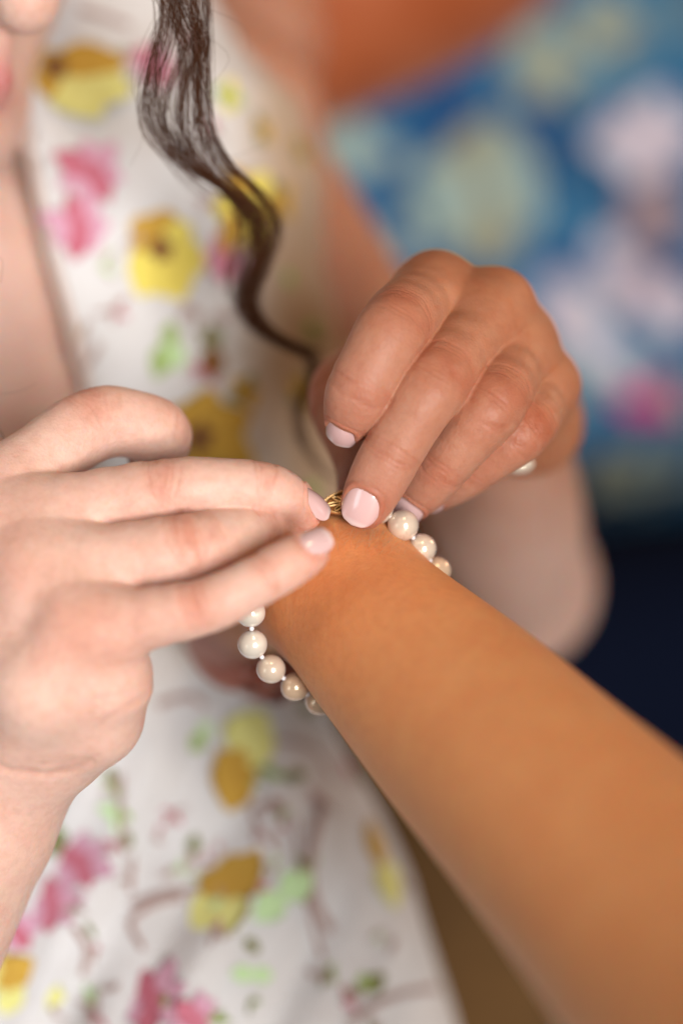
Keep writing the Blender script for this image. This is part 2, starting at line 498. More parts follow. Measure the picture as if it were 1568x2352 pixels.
# ================================================================== THE WOMAN IN THE FLORAL DRESS
# ---- her far hand (image right): fingers seen from the back, pinching the clasp
L_index = Digit([at(1000,668,32), at(905,746,-2), at(826,892,-3), at(801,965,5)], [10.2, 8.9, 7.9, 5.9],
                nail=dict(w=8.6, l=9.4, lift=1.0, along=.2, tilt=.14, sq=4.0))
L_middle = Digit([at(1138,704,30), at(1002,872,-3), at(898,1042,0), at(838,1160,4)], [9.8, 8.3, 7.2, 6.1],
                nail=dict(w=9.8, l=10.4, lift=1.05, along=-.9, tilt=.10, sq=2.4, dors=np.array([-.12,-1,.12])))
L_ring = Digit([at(1195,792,37), at(1141,922,2), at(1014,1072,10), at(950,1146,19)], [9.4, 8.1, 6.6, 5.4],
                nail=dict(w=8.8, l=9.5, lift=1.03, along=.8, tilt=.08))
L_pinky = Digit([at(1256,884,41), at(1210,986,10), at(1092,1072,17), at(1010,1128,28)], [8.3, 7.2, 6.0, 4.9],
                nail=dict(w=7.4, l=8.0, lift=1.0, along=1.0))
L_thumb = Digit([at(890,830,58), at(774,902,42), at(848,1076,31), at(836,1168,21)], [10.8, 9.6, 7.6, 6.4],
                nail=dict(w=9.5, l=11, lift=1.0, along=1.5, dors=np.array([-1,.35,-.1])), up=np.array([-1,.2,0]), wr=.6)
LW = at(1150,930,86)
palmL = [([L_index.J[0], at(1090,790,66), LW+[-10,0,4]], [10.0, 12.5, 14]),
         ([L_middle.J[0], at(1150,800,62), LW+[-2,0,3]], [9.6, 12.5, 15]),
         ([L_ring.J[0], at(1180,860,66), LW+[5,0,-1]], [9.2, 12, 15]),
         ([L_pinky.J[0], at(1200,930,66), LW+[9,0,-6]], [8.2, 11.5, 14]),
         ([L_thumb.J[0], at(1020,890,72), LW+[-10,2,-3]], [10.5, 13.5, 14]),
         ([L_index.J[0]*.55+L_thumb.J[0]*.45, at(1040,860,58)], [7, 10]),
         # webs and knuckle pads
         ([L_index.J[0]*.72+L_index.J[1]*.28, L_middle.J[0]*.74+L_middle.J[1]*.26], [7.6, 7.6]),
         ([L_middle.J[0]*.76+L_middle.J[1]*.24, L_ring.J[0]*.74+L_ring.J[1]*.26], [7.4, 7.2]),
         ([L_ring.J[0]*.76+L_ring.J[1]*.24, L_pinky.J[0]*.74+L_pinky.J[1]*.26], [6.8, 6.4])]
LD = [L_index, L_middle, L_ring, L_pinky, L_thumb]
VL, QL = build_hand(LD, palmL, RES, kweb=3.5, kpalm=8.0, gap=.25)
VL, bL = detail_hand(VL, QL, LD, .50)

# ---- her near hand (image left): little finger nearest the camera
R_pinky = Digit([at(175,1448,-21), at(478,1396,-27), at(615,1322,-27), at(710,1268,-23)], [8.8, 6.5, 5.6, 4.9],
                nail=dict(w=7.4, l=8.4, lift=1.0, along=1.2, tilt=.10, dors=np.array([.25,-.72,.62])), up=np.array([0,-.62,.75]), wr=1.3)
R_ring = Digit([at(75,1315,-12), at(452,1262,-14), at(588,1226,-4), at(655,1200,10)], [10.0, 8.7, 7.2, 5.9],
                nail=dict(w=8.8, l=9.5, lift=1.0, along=1), up=np.array([0,-.45,.9]), wr=1.3)
R_middle = Digit([at(15,1205,-2), at(402,1118,-5), at(608,1118,-4), at(696,1172,3)], [10.2, 7.7, 6.5, 5.3],
                nail=dict(w=8.2, l=10.0, lift=1.04, along=.1, tilt=.06, dors=np.array([.45,-.70,.66])), up=np.array([0,-.45,.9]), wr=1.3)
R_index = Digit([at(-8,1138,4), at(220,956,14), at(376,988,19), at(350,1066,38)], [9.8, 9.1, 8.2, 6.2],
                up=np.array([.1,-.2,1]), wr=1.0, nail=dict(w=8.8, l=9.5, lift=1.0, along=1, dors=np.array([1,.3,0])))
R_thumb = Digit([at(150,1420,26), at(380,1330,28), at(560,1260,22), at(660,1215,12)], [11.5, 9.5, 8.2, 6.2],
                nail=dict(w=10, l=11, lift=1.0, along=1, dors=np.array([.2,1,0])), up=np.array([0,1,0]), wr=.5)
RW = at(20,1690,6)
palmR = [([R_pinky.J[0], at(95,1580,-18), RW+[4,-6,0]], [9.6, 13, 15]),
         ([R_ring.J[0], at(30,1500,-9), RW+[-4,-3,2]], [10, 13, 15]),
         ([R_middle.J[0], at(-10,1440,2), RW+[-6,2,3]], [10.4, 13, 15]),
         ([R_index.J[0], at(-20,1380,12), RW+[-6,6,4]], [9.8, 13, 15]),
         ([R_thumb.J[0], at(90,1560,18), RW+[2,6,0]], [11.5, 15, 15]),
         ([at(252,1470,-20), at(234,1560,-14), at(205,1640,-7), at(140,1700,0)], [9.0, 12.0, 13.0, 13.0]),   # hypothenar
         ([at(24,1712,8), at(-60,1890,13), at(-260,2320,24), at(-420,2640,32)], [20.0, 20.6, 23.0, 26.0]),
         ([at(90,1375,-15), at(170,1385,-16.5), at(225,1392,-17)], [9.4, 9.0, 8.0]),
         ([at(20,1262,-7), at(90,1252,-7.5), at(150,1246,-8)], [9.8, 9.4, 8.2]),
         ([R_middle.J[0]*.72+R_middle.J[1]*.28, R_index.J[0]*.74+R_index.J[1]*.26], [6.0, 6.0])]
RD = [R_pinky, R_ring, R_middle, R_index, R_thumb]
VR, QR = build_hand(RD, palmR, RES*1.2, kweb=5.0, kpalm=6.0, gap=.4)
VR, bR = detail_hand(VR, QR, RD, .50)
for j_, r_ in ((R_pinky.J[0], 9), (R_ring.J[0], 9), (R_middle.J[0], 10), (at(300,1480,-25), 11), (at(120,1420,-34), 12)):
    bR += .42*np.exp(-np.linalg.norm(VR-j_-np.array([0,-8,0]), axis=1)**2/r_**2)
bR = np.clip(bR, 0, 1)
VR = crease(VR, QR, [(225,1738),(190,1757),(120,1766),(40,1756),(-40,1720)], 1.0, .55, 0, bR)
VR = crease(VR, QR, [(240,1722),(180,1738),(110,1742)], .8, .22, 0, bR)
VR = crease(VR, QR, [(330,1600),(290,1625),(240,1660)], 1.0, .25, -15, bR)
VR = crease(VR, QR, [(345,1560),(290,1590),(230,1600)], 1.0, .2, -15, bR)

# ---- her far arm, neck, head, chest
V1, Q1 = blob([([LW, at(1165,1040,120), at(1165,1190,180), at(1180,1350,250)], [14, 18, 24, 26]),
               ([at(1180,1350,250), at(960,1010,230), at(720,617,232), at(590,420,236), at(430,200,250)], [27, 26, 25, 26, 28])], 2.2, k=10)
chest = [([at(-260,-330,150), at(-230,300,180), at(-150,700,205)], [46, 46, 50]),
         ([at(-300,620,190), at(-120,640,172), at(200,520,200), at(480,300,215)], [55, 56, 48, 40]),
         ([at(-260,1000,200), at(60,1050,182), at(300,1000,205)], [66, 62, 50]),
         ([at(-260,1500,210), at(60,1500,210)], [64, 60])]
chest.append(([at(480,-200,340), at(540,0,330), at(570,100,320)], [31, 30, 27]))
V2, Q2 = blob(chest, 3.0, k=24)
head = [([at(-420,-500,110), at(-330,-260,95)], [85, 66], 12),
        ([at(-10,-190,60), at(50,-60,44), at(62,8,36)], [7, 8, 7.2], 6),                 # nose
        ([at(20,18,46), at(60,8,42)], [5.5, 5.0], 4),
        ([at(-110,60,66), at(-36,110,52)], [14, 8], 8),                                    # upper lip
        ([at(-60,165,56), at(-10,176,50)], [7, 5.0], 4),
        ([at(-70,205,58), at(-22,206,54)], [7, 5.2], 4),
        ([at(-140,300,76), at(-95,290,70)], [16, 13], 10),
        ([at(-220,40,95), at(-170,220,90)], [40, 30], 14)]
V3, Q3 = blob(head, 1.2, k=8)
lips = np.exp(-((V3-at(-30,192,52))**2 @ np.array([.004,.002,.02])))*.9

def merge(parts):
    Vs, Qs, o = [], [], 0
    for V, Q in parts:
        Vs.append(V); Qs.append(Q+o); o += len(V)
    return np.concatenate(Vs), np.concatenate(Qs)
VB, QB = merge([(VR,QR), (VL,QL), (V1,Q1), (V2,Q2), (V3,Q3)])
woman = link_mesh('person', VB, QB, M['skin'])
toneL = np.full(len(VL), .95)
for d_ in LD:            # this hand's warm shade put into its skin colour; fingertips pinker
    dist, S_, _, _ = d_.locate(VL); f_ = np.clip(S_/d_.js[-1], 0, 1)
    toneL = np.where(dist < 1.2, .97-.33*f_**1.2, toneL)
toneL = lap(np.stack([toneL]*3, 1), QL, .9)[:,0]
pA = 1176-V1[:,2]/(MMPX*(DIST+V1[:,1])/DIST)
toneA = np.interp(pA, [300,800,1000,1130,1300], [.85,.82,.92,.55,.14])  # shaded upper arm and lit elbow put into the skin colour
shade_tone = np.concatenate([np.zeros(len(VR)), toneL, toneA, np.clip((784+V2[:,0]/(MMPX*(DIST+V2[:,1])/DIST)-330)/160,0,.75), np.zeros(len(V3))])  # shoulder gets the same painted shade
set_attr(woman, 'shade_tone', shade_tone)
set_attr(woman, 'blush', np.concatenate([bR, bL, np.zeros(len(V1)+len(V2)+len(V3))]))
set_attr(woman, 'lip', np.concatenate([np.zeros(len(VR)+len(VL)+len(V1)+len(V2)), lips]))
tag(woman, 'woman in white floral dress closing the bracelet clasp with both hands', 'person')
for d in LD + RD:
    make_nail('fingernail', d, woman)
print('hands', round(time.time()-T0, 1))

# ---- dress
def interp(y, pts):
    ys = [p[0] for p in pts]; xs = [p[1] for p in pts]
    return float(np.interp(y, ys, xs))
XR = [(-400,420),(0,490),(120,560),(240,690),(420,745),(600,740),(800,790),(1000,840),(1300,790),(1560,740),(1660,765),(1850,868),(2020,948),(2150,985),(2352,1050),(2800,1180)]
DF = [(-400,136),(0,126),(400,116),(900,120),(1300,122),(1700,104),(2100,88),(2500,76),(2800,70)]
NK = [(-400,200),(-250,180),(0,128),(120,80),(260,44),(400,70),(550,102),(720,150),(870,190),(1050,215),(1300,120)]
ys = np.arange(-400, 2800, 14); nth = 150
DV = []; DF_ = []
for i, y in enumerate(ys):
    xr = interp(y, XR); df = interp(y, DF); b = 62.0
    R_ = at(xr, y, df+b); L_ = at(xr-1250, y, df+b); cx = (R_[0]+L_[0])/2; a = (R_[0]-L_[0])/2
    for j in range(nth+1):
        t = math.pi*(1.12 - 1.24*j/nth)       # left -> front -> right
        c, s_ = math.cos(t), math.sin(t)
        e = 2/2.3
        X = cx + a*math.copysign(abs(c)**e, c); Y = df + b - b*math.copysign(abs(s_)**e, s_)
        fold = 1.6*math.sin(X*.11+y*.004+1.5*math.sin(y*.006)) + 1.1*math.sin(X*.05-y*.011) + .6*math.sin(X*.31+y*.02)
        low = min(1, max(0, (y-1300)/700)); fold *= .8 + 1.9*low
        DV.append((X, Y + fold, R_[2]))
keep = []
for i in range(len(ys)-1):
    for j in range(nth):
        q = (i*(nth+1)+j, i*(nth+1)+j+1, (i+1)*(nth+1)+j+1, (i+1)*(nth+1)+j)
        p = np.mean([DV[k] for k in q], axis=0)
        px = 784 + p[0]/(MMPX*(DIST+p[1])/DIST)
        if ys[i] < 1300 and px < interp(ys[i], NK): continue
        keep.append(q)
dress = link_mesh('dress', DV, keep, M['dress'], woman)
px_ = 784+np.array([v[0]/(MMPX*(DIST+v[1])/DIST) for v in DV]); py_ = np.repeat(ys, nth+1)
tul_shade = np.clip((px_-np.interp(py_, [-400,300,900,1300], [520,480,500,560]))/190, 0, 1)
set_attr(dress, 'tulle_shade', tul_shade*tul_shade*(3-2*tul_shade)*np.clip((1420-py_)/260, 0, 1))
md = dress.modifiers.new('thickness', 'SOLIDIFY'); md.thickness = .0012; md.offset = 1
bvh = BVHTree.FromPolygons([Vector(v) for v in DV], [list(q) for q in keep])
CAMP = Vector((0, -DIST, 0))
def on_dress(px, py):
    d = (Vector(at(px, py, 0)) - CAMP).normalized()
    h = bvh.ray_cast(CAMP, d)
    return h
# neckline edging
def tube(path, rad, nseg=8, closed=False):
    V, F = [], []
    path = [np.asarray(p, float) for p in path]; n = len(path)
    rad = rad if hasattr(rad, '__len__') else [rad]*n
    prev = None
    for i, p in enumerate(path):
        t = nrm(path[min(i+1,n-1)]-path[max(i-1,0)]) if not closed else nrm(path[(i+1) % n]-path[i-1])
        if prev is None:
            ref = np.array([0,0,1.]) if abs(t[2]) < .9 else np.array([1.,0,0]); u = nrm(np.cross(t, ref))
        else: u = nrm(prev - t*(prev@t))
        prev = u; v = np.cross(t, u)
        for k in range(nseg):
            a = 2*math.pi*k/nseg; V.append(p + rad[i]*(math.cos(a)*u+math.sin(a)*v))
    m = n if closed else n-1
    for i in range(m):
        for k in range(nseg):
            i2 = (i+1) % n
            F.append((i*nseg+k, i*nseg+(k+1) % nseg, i2*nseg+(k+1) % nseg, i2*nseg+k))
    if not closed:
        F.append(tuple(range(nseg-1,-1,-1))); F.append(tuple((n-1)*nseg+k for k in range(nseg)))
    return V, F
edge = []
for y in np.linspace(-60, 1100, 60):
    h = on_dress(interp(y, NK)+6, y)
    if h[0] is not None: edge.append(np.array(h[0])+[0,-.6,0])
V, F = tube(edge, 1.5); link_mesh('neckline_edging', V, F, M['trim'], dress)

def petal_patch(c, n, u, length, width, rot, lift, dome=.12, sharp=1.0, nl=7, nw=5):
    """one stitched petal: a domed leaf-shaped patch with thickness"""
    v = nrm(np.cross(n, u)); ur = u*math.cos(rot)+v*math.sin(rot); vr = np.cross(n, ur)
    V = []; F = []
    for s_ in (0,1):
        for i in range(nl):
            t = i/(nl-1); half = width*.5*max(math.sin(math.pi*min(max(t,.02),.98)**.75)**sharp, .04)
            for j in range(nw):
                q = -1+2*j/(nw-1)
                z = lift + dome*length*math.sin(math.pi*t)*(1-q*q)*.6 + (0 if s_ else -.5)
                V.append(c + ur*(length*t) + vr*(half*q) + n*z)
    def vid(s_,i,j): return s_*nl*nw+i*nw+j
    for s_ in (0,1):
        for i in range(nl-1):
            for j in range(nw-1):
                q = (vid(s_,i,j), vid(s_,i,j+1), vid(s_,i+1,j+1), vid(s_,i+1,j)); F.append(q if s_ else q[::-1])
    for i in range(nl-1):
        F.append((vid(0,i,0), vid(0,i+1,0), vid(1,i+1,0), vid(1,i,0))); F.append((vid(0,i+1,nw-1), vid(0,i,nw-1), vid(1,i,nw-1), vid(1,i+1,nw-1)))
    return V, F

def flower(name, px, py, r, mats, nodes, parent=dress, hit=None, seed=0, ctr=.28):
    """nodes: list of (angle deg, length factor, width factor, material slot)"""
    h = (hit or on_dress)(px, py)
    if h[0] is None: return None
    c = np.array(h[0]); n = np.array(h[1]); n = n if n[1] < 0 else -n
    s_ = MMPX*(DIST+c[1])/DIST; rm = r*s_*1.12
    u = nrm(np.array([1,0,0])-n*n[0])
    VV, FF, MI = [], [], []
    for k, (ang, lf, wf, slot) in enumerate(nodes):
        V, F = petal_patch(c, n, u, rm*lf, rm*wf*1.12, math.radians(ang), .6+.25*(k % 3), .10, .75)
        o = len(VV); VV += V; FF += [tuple(i+o for i in f) for f in F]; MI += [slot]*len(F)
    if ctr:
        for k in range(6):
            a = k*math.pi/3+.3; V, F = petal_patch(c-u*0, n, u, rm*ctr*1.25, rm*ctr*.9, a, 1.5, .2)
            o = len(VV); VV += V; FF += [tuple(i+o for i in f) for f in F]; MI += [len(mats)-1]*len(F)
    return link_mesh(name, VV, FF, mats, parent, mat_idx=MI)

def rosette(n, r0=0, wf=.85, slots=(0,1), lfj=.15):
    return [(r0+360*k/n+random.uniform(-8,8), 1+random.uniform(-lfj,lfj), wf*random.uniform(.85,1.1), slots[k % len(slots)]) for k in range(n)]
Y, LM, OC, BR, PK, RS, GR, MT, OL, ST = (M[k] for k in ('yellow','lemon','ochre','brown','pink','rose','green','mint','olive','stem'))
# yellow pansies
flower('yellow_flower', 128, 158, 120, [OC, LM, BR], [(-18,1.35,1.05,1),(-48,1.2,.9,1),(8,1.2,.8,0),(80,.35,.5,0),(170,.4,.6,0),(-100,.6,.6,0)], ctr=.22)
flower('yellow_flower', 368, 572, 105, [OC, Y, BR], [(125,1.15,1.0,0),(95,.9,.9,0),(40,.75,.8,1),(-20,.95,.9,1),(-70,1.1,1.0,1),(-115,1.0,.9,1),(170,.8,.8,0)], ctr=.24)
flower('yellow_flower', 560, 480, 95, [OC, Y, BR], rosette(6), ctr=.2)
flower('yellow_flower', 455, 1005, 110, [OC, OC, BR], [(75,.95,.9,0),(20,1.1,.9,0),(-30,1.3,.9,1),(130,.8,.8,0),(-80,.7,.8,0)], ctr=.28)
flower('yellow_flower', 545, 1745, 110, [OC, LM, OC], [(62,1.15,1.0,1),(35,.9,.7,1),(-100,1.05,.9,0),(-75,.9,.8,0),(-140,.6,.6,0)], ctr=.2)
flower('yellow_flower', 535, 2045, 105, [OC, LM, OC], [(60,1.0,.8,0),(95,.8,.8,0),(150,.8,.7,0),(-125,1.25,1.1,1),(-105,1.0,.9,1),(20,.6,.7,0)], ctr=.25)
flower('yellow_flower', 872, 1990, 85, [OC, LM, OC], [(110,1.2,.7,0),(-60,1.1,.9,1),(-30,.8,.8,1)], ctr=0)
flower('yellow_flower', 20, 2250, 110, [OC, LM, OC], [(-20,1.1,1.0,1),(-60,1.1,.9,1),(40,.7,.8,0),(150,.8,.9,1)], ctr=.2)
flower('green_leaf', 522, 222, 40, [GR, Y, GR], rosette(4), ctr=0)
for px, py, r in ((690,345,38),(640,460,46),(600,300,34),(560,900,40),(690,900,46)):
    flower('ochre_flower', px, py, r, [OC, OL, BR], rosette(5, random.uniform(0,60), .7), ctr=.2)
# pink blossoms
for px, py, r in ((212,395,78),(182,520,76),(352,150,58),(520,600,55),(186,1985,75),(125,2085,62),(355,2300,85),(445,2345,70),(40,2140,50)):
    flower('pink_flower', px, py, r, [PK, RS, RS], rosette(7, random.uniform(0,50), .62, (0,0,1)), ctr=.3)
# leaves
for px, py, r, m1, m2, lst in ((385,790,75,GR,MT,[(-110,1.,.6),(-60,.8,.6),(80,.6,.45)]), (490,800,70,OL,BR,[(100,.7,.6),(-95,1.,.7)]),
        (120,1900,65,OL,GR,[(-80,1,.8),(150,.7,.6)]), (262,1800,45,OL,GR,[(120,1,.5),(-60,.9,.5)]), (270,1870,42,MT,GR,[(160,1.,.6),(-20,.8,.5),(-90,1.,.5)]),
        (290,1910,36,OL,GR,[(-80,1,.5)]), (462,1690,45,MT,GR,[(60,.8,.6),(-120,1,.7)]), (650,2060,85,MT,MT,[(40,.9,.75),(-140,.9,.7)]),
        (580,2240,55,MT,MT,[(0,.8,.6),(180,.9,.6)]), (690,1630,55,OL,GR,[(35,1,.5)]), (840,2280,60,OL,GR,[(50,1.,.6),(100,.7,.5)]),
        (650,1790,55,OL,GR,[(20,1.,.4),(160,1.1,.4)]), (440,1960,40,OL,ST,[(80,1.,.7),(-100,.7,.6)]), (700,1130,40,GR,OL,[(10,1,.7)]), (700,760,60,OL,GR,[(-10,1.2,.5),(30,.8,.4)]), (655,620,40,GR,OL,[(-60,1,.6)]),
        (630,1120,45,GR,MT,[(150,1,.6)]), (195,2120,40,OL,ST,[(-60,1.2,.3)]), (560,2160,50,OL,ST,[(-30,1.1,.5)])):
    flower('leaf', px, py, r, [m1, m2], [(a, l, wd, i % 2) for i, (a, l, wd) in enumerate(lst)], ctr=0)
# stitched stems
def stem(pts, r=1.1):
    out = []
    P = np.array(pts, float); ts = np.linspace(0, len(P)-1, 24)
    for t in ts:
        i = min(int(t), len(P)-2); f_ = t-i; a = P[max(i-1,0)]; b = P[i]; c = P[i+1]; d = P[min(i+2,len(P)-1)]
        q = .5*((2*b)+(-a+c)*f_+(2*a-5*b+4*c-d)*f_**2+(-a+3*b-3*c+d)*f_**3)
        h = on_dress(*q)
        if h[0] is not None: out.append(np.array(h[0])+np.array([0,-.7,0]))
    if len(out) > 3:
        V, F = tube(out, r); link_mesh('stitched_stem', V, F, ST, dress)
for p, r in (([(740,1850),(715,1960),(720,2060),(760,2140)],1.5), ([(420,2060),(350,2080),(300,2120),(330,2180)],1.0), ([(170,2130),(200,2180),(190,2240)],1.0),
          ([(520,1990),(470,2040),(380,2050),(300,2080)],0.9), ([(640,1840),(580,1870),(640,1960)],0.8), ([(280,1780),(275,1860),(285,1960)],0.8),
          ([(200,740),(185,790),(190,850),(230,790)],1.0), ([(470,1620),(430,1600),(360,1620)],1.0), ([(640,1700),(720,1720),(760,1790)],0.8),
          ([(800,2350),(900,2290),(1000,2270)],1.0), ([(300,60),(250,40),(180,20)],1.0), ([(680,1880),(690,2000),(740,2200)],0.8)):
    stem(p, r)
for k in range(64):      # small scattered sprigs
    if k < 44: px, py = random.uniform(60, 960), random.uniform(1640, 2380)
    else: px, py = random.uniform(110, 520), random.uniform(30, 860)
    a0 = random.uniform(0, 360); cols = random.choice(([ST, OL], [ST, MT], [ST, ST], [OL, GR], [ST, RS]))
    flower('sprig', px, py, random.uniform(22, 46), cols, [(a0+random.uniform(-25,25)+q*random.choice((40,55,150)), random.uniform(.6,1.2), random.uniform(.18,.34), q % 2) for q in range(random.randint(3,6))], ctr=0)
print('dress', round(time.time()-T0, 1))

# ---- hair lock
clumps = [   # control points (px, py, depth) , spread mm start/end, strands
    ([(415,-60,16),(428,60,17),(440,190,20),(440,300,26),(470,372,34),(530,430,40),(586,482,46),(604,540,50),(592,600,55),(570,660,60),(575,712,65),(620,765,70),(680,797,76),(748,814,82)], 3.8, 3.0, 70),
    ([(385,-60,14),(384,60,16),(354,180,20),(350,266,26),(388,342,32),(446,392,40),(508,428,45),(552,478,50),(562,545,55),(546,610,60),(548,685,64),(595,748,70),(660,785,76),(720,812,80)], 4.0, 2.8, 62),
    ([(455,-60,18),(464,50,18),(464,180,20),(474,290,25),(520,375,34),(585,435,42),(626,492,48),(630,545,53),(605,610,58),(580,680,63),(595,735,68),(650,782,74),(735,814,82)], 3.0, 2.2, 66),
    ([(370,-60,12),(415,40,15),(440,110,18),(400,220,22),(400,300,28),(440,370,36),(520,440,44),(585,520,50),(590,600,56),(560,690,62),(600,760,70),(720,830,82),(690,930,88),(690,1000,88),(730,1070,88),(790,1120,88)], 4.8, 1.4, 70),
    ([(440,-60,20),(350,120,20),(338,220,22),(350,300,28),(390,360,34),(450,420,40),(530,480,46),(545,560,52),(520,640,58),(560,720,64)], 4.0, 6.0, 22),
]
HV, HF = [], []
for pts, s0, s1, ns in clumps:
    C = np.array([at(*p) for p in spline(pts, 64)])
    for k in range(ns):
        a = random.uniform(0, 6.28); r = math.sqrt(random.random()); ph = random.uniform(0, 6.28); fr = random.uniform(.6,1.6)
        e = 1-.3*random.random()**2; m = max(8, int(64*e)); P = []
        for i in range(m):
            t = i/63; sp = (s0*(1-t)+s1*t)*(1-.5*math.exp(-((t-.42)/.17)**2)); pinch = .7+.3*math.cos(t*9+ph*.2)**2
            aa = a + 1.3*t*fr + .4*math.sin(t*7*fr+ph)
            wn = min(1,t*3)*np.array([math.sin(t*11*fr+ph), 0, .5*math.cos(t*9*fr+2*ph)])*(1.1*r); P.append(C[i] + 1.25*sp*r*pinch*np.array([math.cos(aa), .7*math.sin(aa), .25*math.sin(aa+ph)]) + wn)
        rr = np.full(m, random.uniform(.045,.080)); rr[-8:] *= np.linspace(1,.25,8)
        V, F = tube(P, rr, 3); o = len(HV); HV += V; HF += [tuple(i+o for i in f) for f in F]
# stray hairs
for pts in ([(470,90,18),(500,100,18),(525,140,20),(470,210,24)],[(480,20,18),(560,60,20),(575,120,24)],[(-20,905,22),(40,900,24),(85,880,26)],[(-10,590,16),(6,600,16),(2,650,16)],[(300,200,24),(330,300,28),(300,380,32)],
            [(-30,950,18),(0,985,18),(14,1030,18),(-10,1060,18)],[(-30,960,18),(6,1000,18),(8,1050,18)],[(480,380,34),(560,350,38),(610,330,40)]):
    C = np.array([at(*p) for p in spline(pts, 24)])
    V, F = tube(C, .04, 3); o = len(HV); HV += V; HF += [tuple(i+o for i in f) for f in F]
hair = link_mesh('hair_lock', HV, HF, M['hair'], woman); tag(hair, kind='stuff')
print('hair', round(time.time()-T0, 1))

# ================================================================== THE WEARER'S ARM
arm = [([at(775,1345,16), at(880,1458,2), at(1040,1632,-24), at(1240,1846,-58), at(1525,2145,-102), at(1780,2420,-140), at(2150,2820,-195)], [16.4, 17.8, 20.5, 23.4, 27.2, 31, 36], 6),
       ([at(822,1316,20), at(916,1414,8), at(1100,1580,-16), at(1300,1800,-52), at(1560,2080,-92), at(1800,2350,-130), at(2170,2760,-185)], [9.6, 12.4, 16.2, 19.5, 23.5, 27, 32], 9),
       ([at(740,1396,18), at(842,1524,4), at(1010,1712,-22), at(1200,1900,-52), at(1480,2180,-96), at(1735,2460,-135), at(2100,2860,-190)], [12.3, 13.8, 15.6, 17.2, 18.5, 20, 26], 9),
       ([at(790,1320,22), at(660,1300,52), at(560,1330,82)], [15.5, 14, 14], 12),
       ([at(720,1370,26), at(610,1380,58), at(520,1420,86)], [13, 13, 13], 12)]
V, Q = blob(arm, .9, k=10)
w_d = [Digit([at(610,1320,84), at(590,1430,108), at(630,1515,104), at(676,1550,94)], [9.5,8.4,7.4,6], nail=dict(w=8.6,l=9.6,along=1)),
       Digit([at(565,1350,88), at(525,1450,106), at(562,1530,100), at(620,1566,90)], [9.5,8.4,7.4,5.8], nail=dict(w=8.6,l=9.6,along=1)),
       Digit([at(530,1390,90), at(475,1460,100), at(505,1520,94), at(560,1548,86)], [8.5,7.4,6.4,5.2], nail=dict(w=7.6,l=8.6,along=1))]
VW, QW = build_hand(w_d, [([at(700,1330,48), at(560,1370,84)], [13, 12])], 1.2)
VW, bW = detail_hand(VW, QW, w_d, .4)
VA, QA = merge([(V,Q),(VW,QW)])
N = vnormals(VA, QA); VA = VA + N*(sm3(VA*.15)*.10)[:,None]
wearer = link_mesh('person', VA, QA, M['skin_tan'])
set_attr(wearer, 'shade_tone', np.clip((VA[:,1]-42)/24, 0, 1)); set_attr(wearer, 'lip', np.zeros(len(VA)))  # shade on the hand beyond the wrist, put into its skin colour
set_attr(wearer, 'blush', np.concatenate([.5*np.exp(-np.linalg.norm(V-at(780,1330,0),axis=1)**2/28**2), bW]))
tag(wearer, 'tanned bare forearm reaching in from lower right, wearing the pearl bracelet', 'person')
for d in w_d: make_nail('fingernail', d, wearer)
# fine down on the wrist
HV, HF = [], []
wb = BVHTree.FromPolygons([Vector(v) for v in V], [tuple(q) for q in Q])
for k in range(260):
    px, py = random.gauss(850, 70), random.gauss(1240, 16)
    h = wb.ray_cast(CAMP, (Vector(at(px,py,0))-CAMP).normalized())
    if h[0] is None: continue
    p = np.array(h[0]); n = np.array(h[1]); t = nrm(np.array([random.uniform(-.2,1), -.2, random.uniform(-.2,.7)])+n*.55)
    L = random.uniform(2,5); P = [p + t*L*q + n*.5*math.sin(q*2)*.6 + np.array([0,0,-.5*q*q]) for q in np.linspace(0,1,6)]
    VV, FF = tube(P, np.linspace(.022,.008,6), 3); o = len(HV); HV += VV; HF += [tuple(i+o for i in f) for f in FF]
if HV: tag(link_mesh('arm_hair', HV, HF, simple('fine_hair', (.42,.27,.17), .5), wearer), kind='stuff')

# ================================================================== THE BRACELET
br = bpy.data.objects.new('pearl_bracelet', None); COL.objects.link(br); br.location = tuple(at(800,1370,20)*.001)
tag(br, 'string of knotted cream pearls with a gold filigree clasp on the wrist', 'bracelet')
bpy.context.view_layer.update()
def sphere_mesh(name, r, mat, nu=40, nv=22, bumpy=.012):
    V, F = [], []
    ph = random.uniform(0,9)
    for i in range(nv+1):
        a = math.pi*i/nv
        for j in range(nu):
            b = 2*math.pi*j/nu; p = np.array([math.sin(a)*math.cos(b), math.sin(a)*math.sin(b), math.cos(a)])
            V.append(p*r*(1+bumpy*math.sin(2.1*p[0]+ph)*math.cos(1.7*p[1]-ph)))
    for i in range(nv):
        for j in range(nu):
            F.append((i*nu+j, (i+1)*nu+j, (i+1)*nu+(j+1) % nu, i*nu+(j+1) % nu))
    return V, F
def put(name, V, F, mat, centre, parent, rot=None):
    V = np.asarray(V)
    if rot is not None: V = V @ np.array(rot.to_3x3()).T
    o = link_mesh(name, V, F, mat, None); o.location = tuple(np.asarray(centre)*.001)
    o.parent = parent; o.matrix_parent_inverse = parent.matrix_world.inverted(); return o
right = [(925,1207,9),(968,1260,13),(1003,1312,18)]
left = [(576,1408,3),(580,1480,5.5),(622,1537,9),(677,1577,13),(733,1612,18)]
front = [(690,1200,9),(640,1258,6),(600,1330,3.5)]
back = [(1015,1370,28),(1000,1430,40),(960,1490,50),(905,1545,52),(845,1590,46),(790,1612,32)]
under = [(868,1168,9)]
mats = {0: 'pearl_cream', 1: 'pearl_cream', 2: 'pearl_cream'}
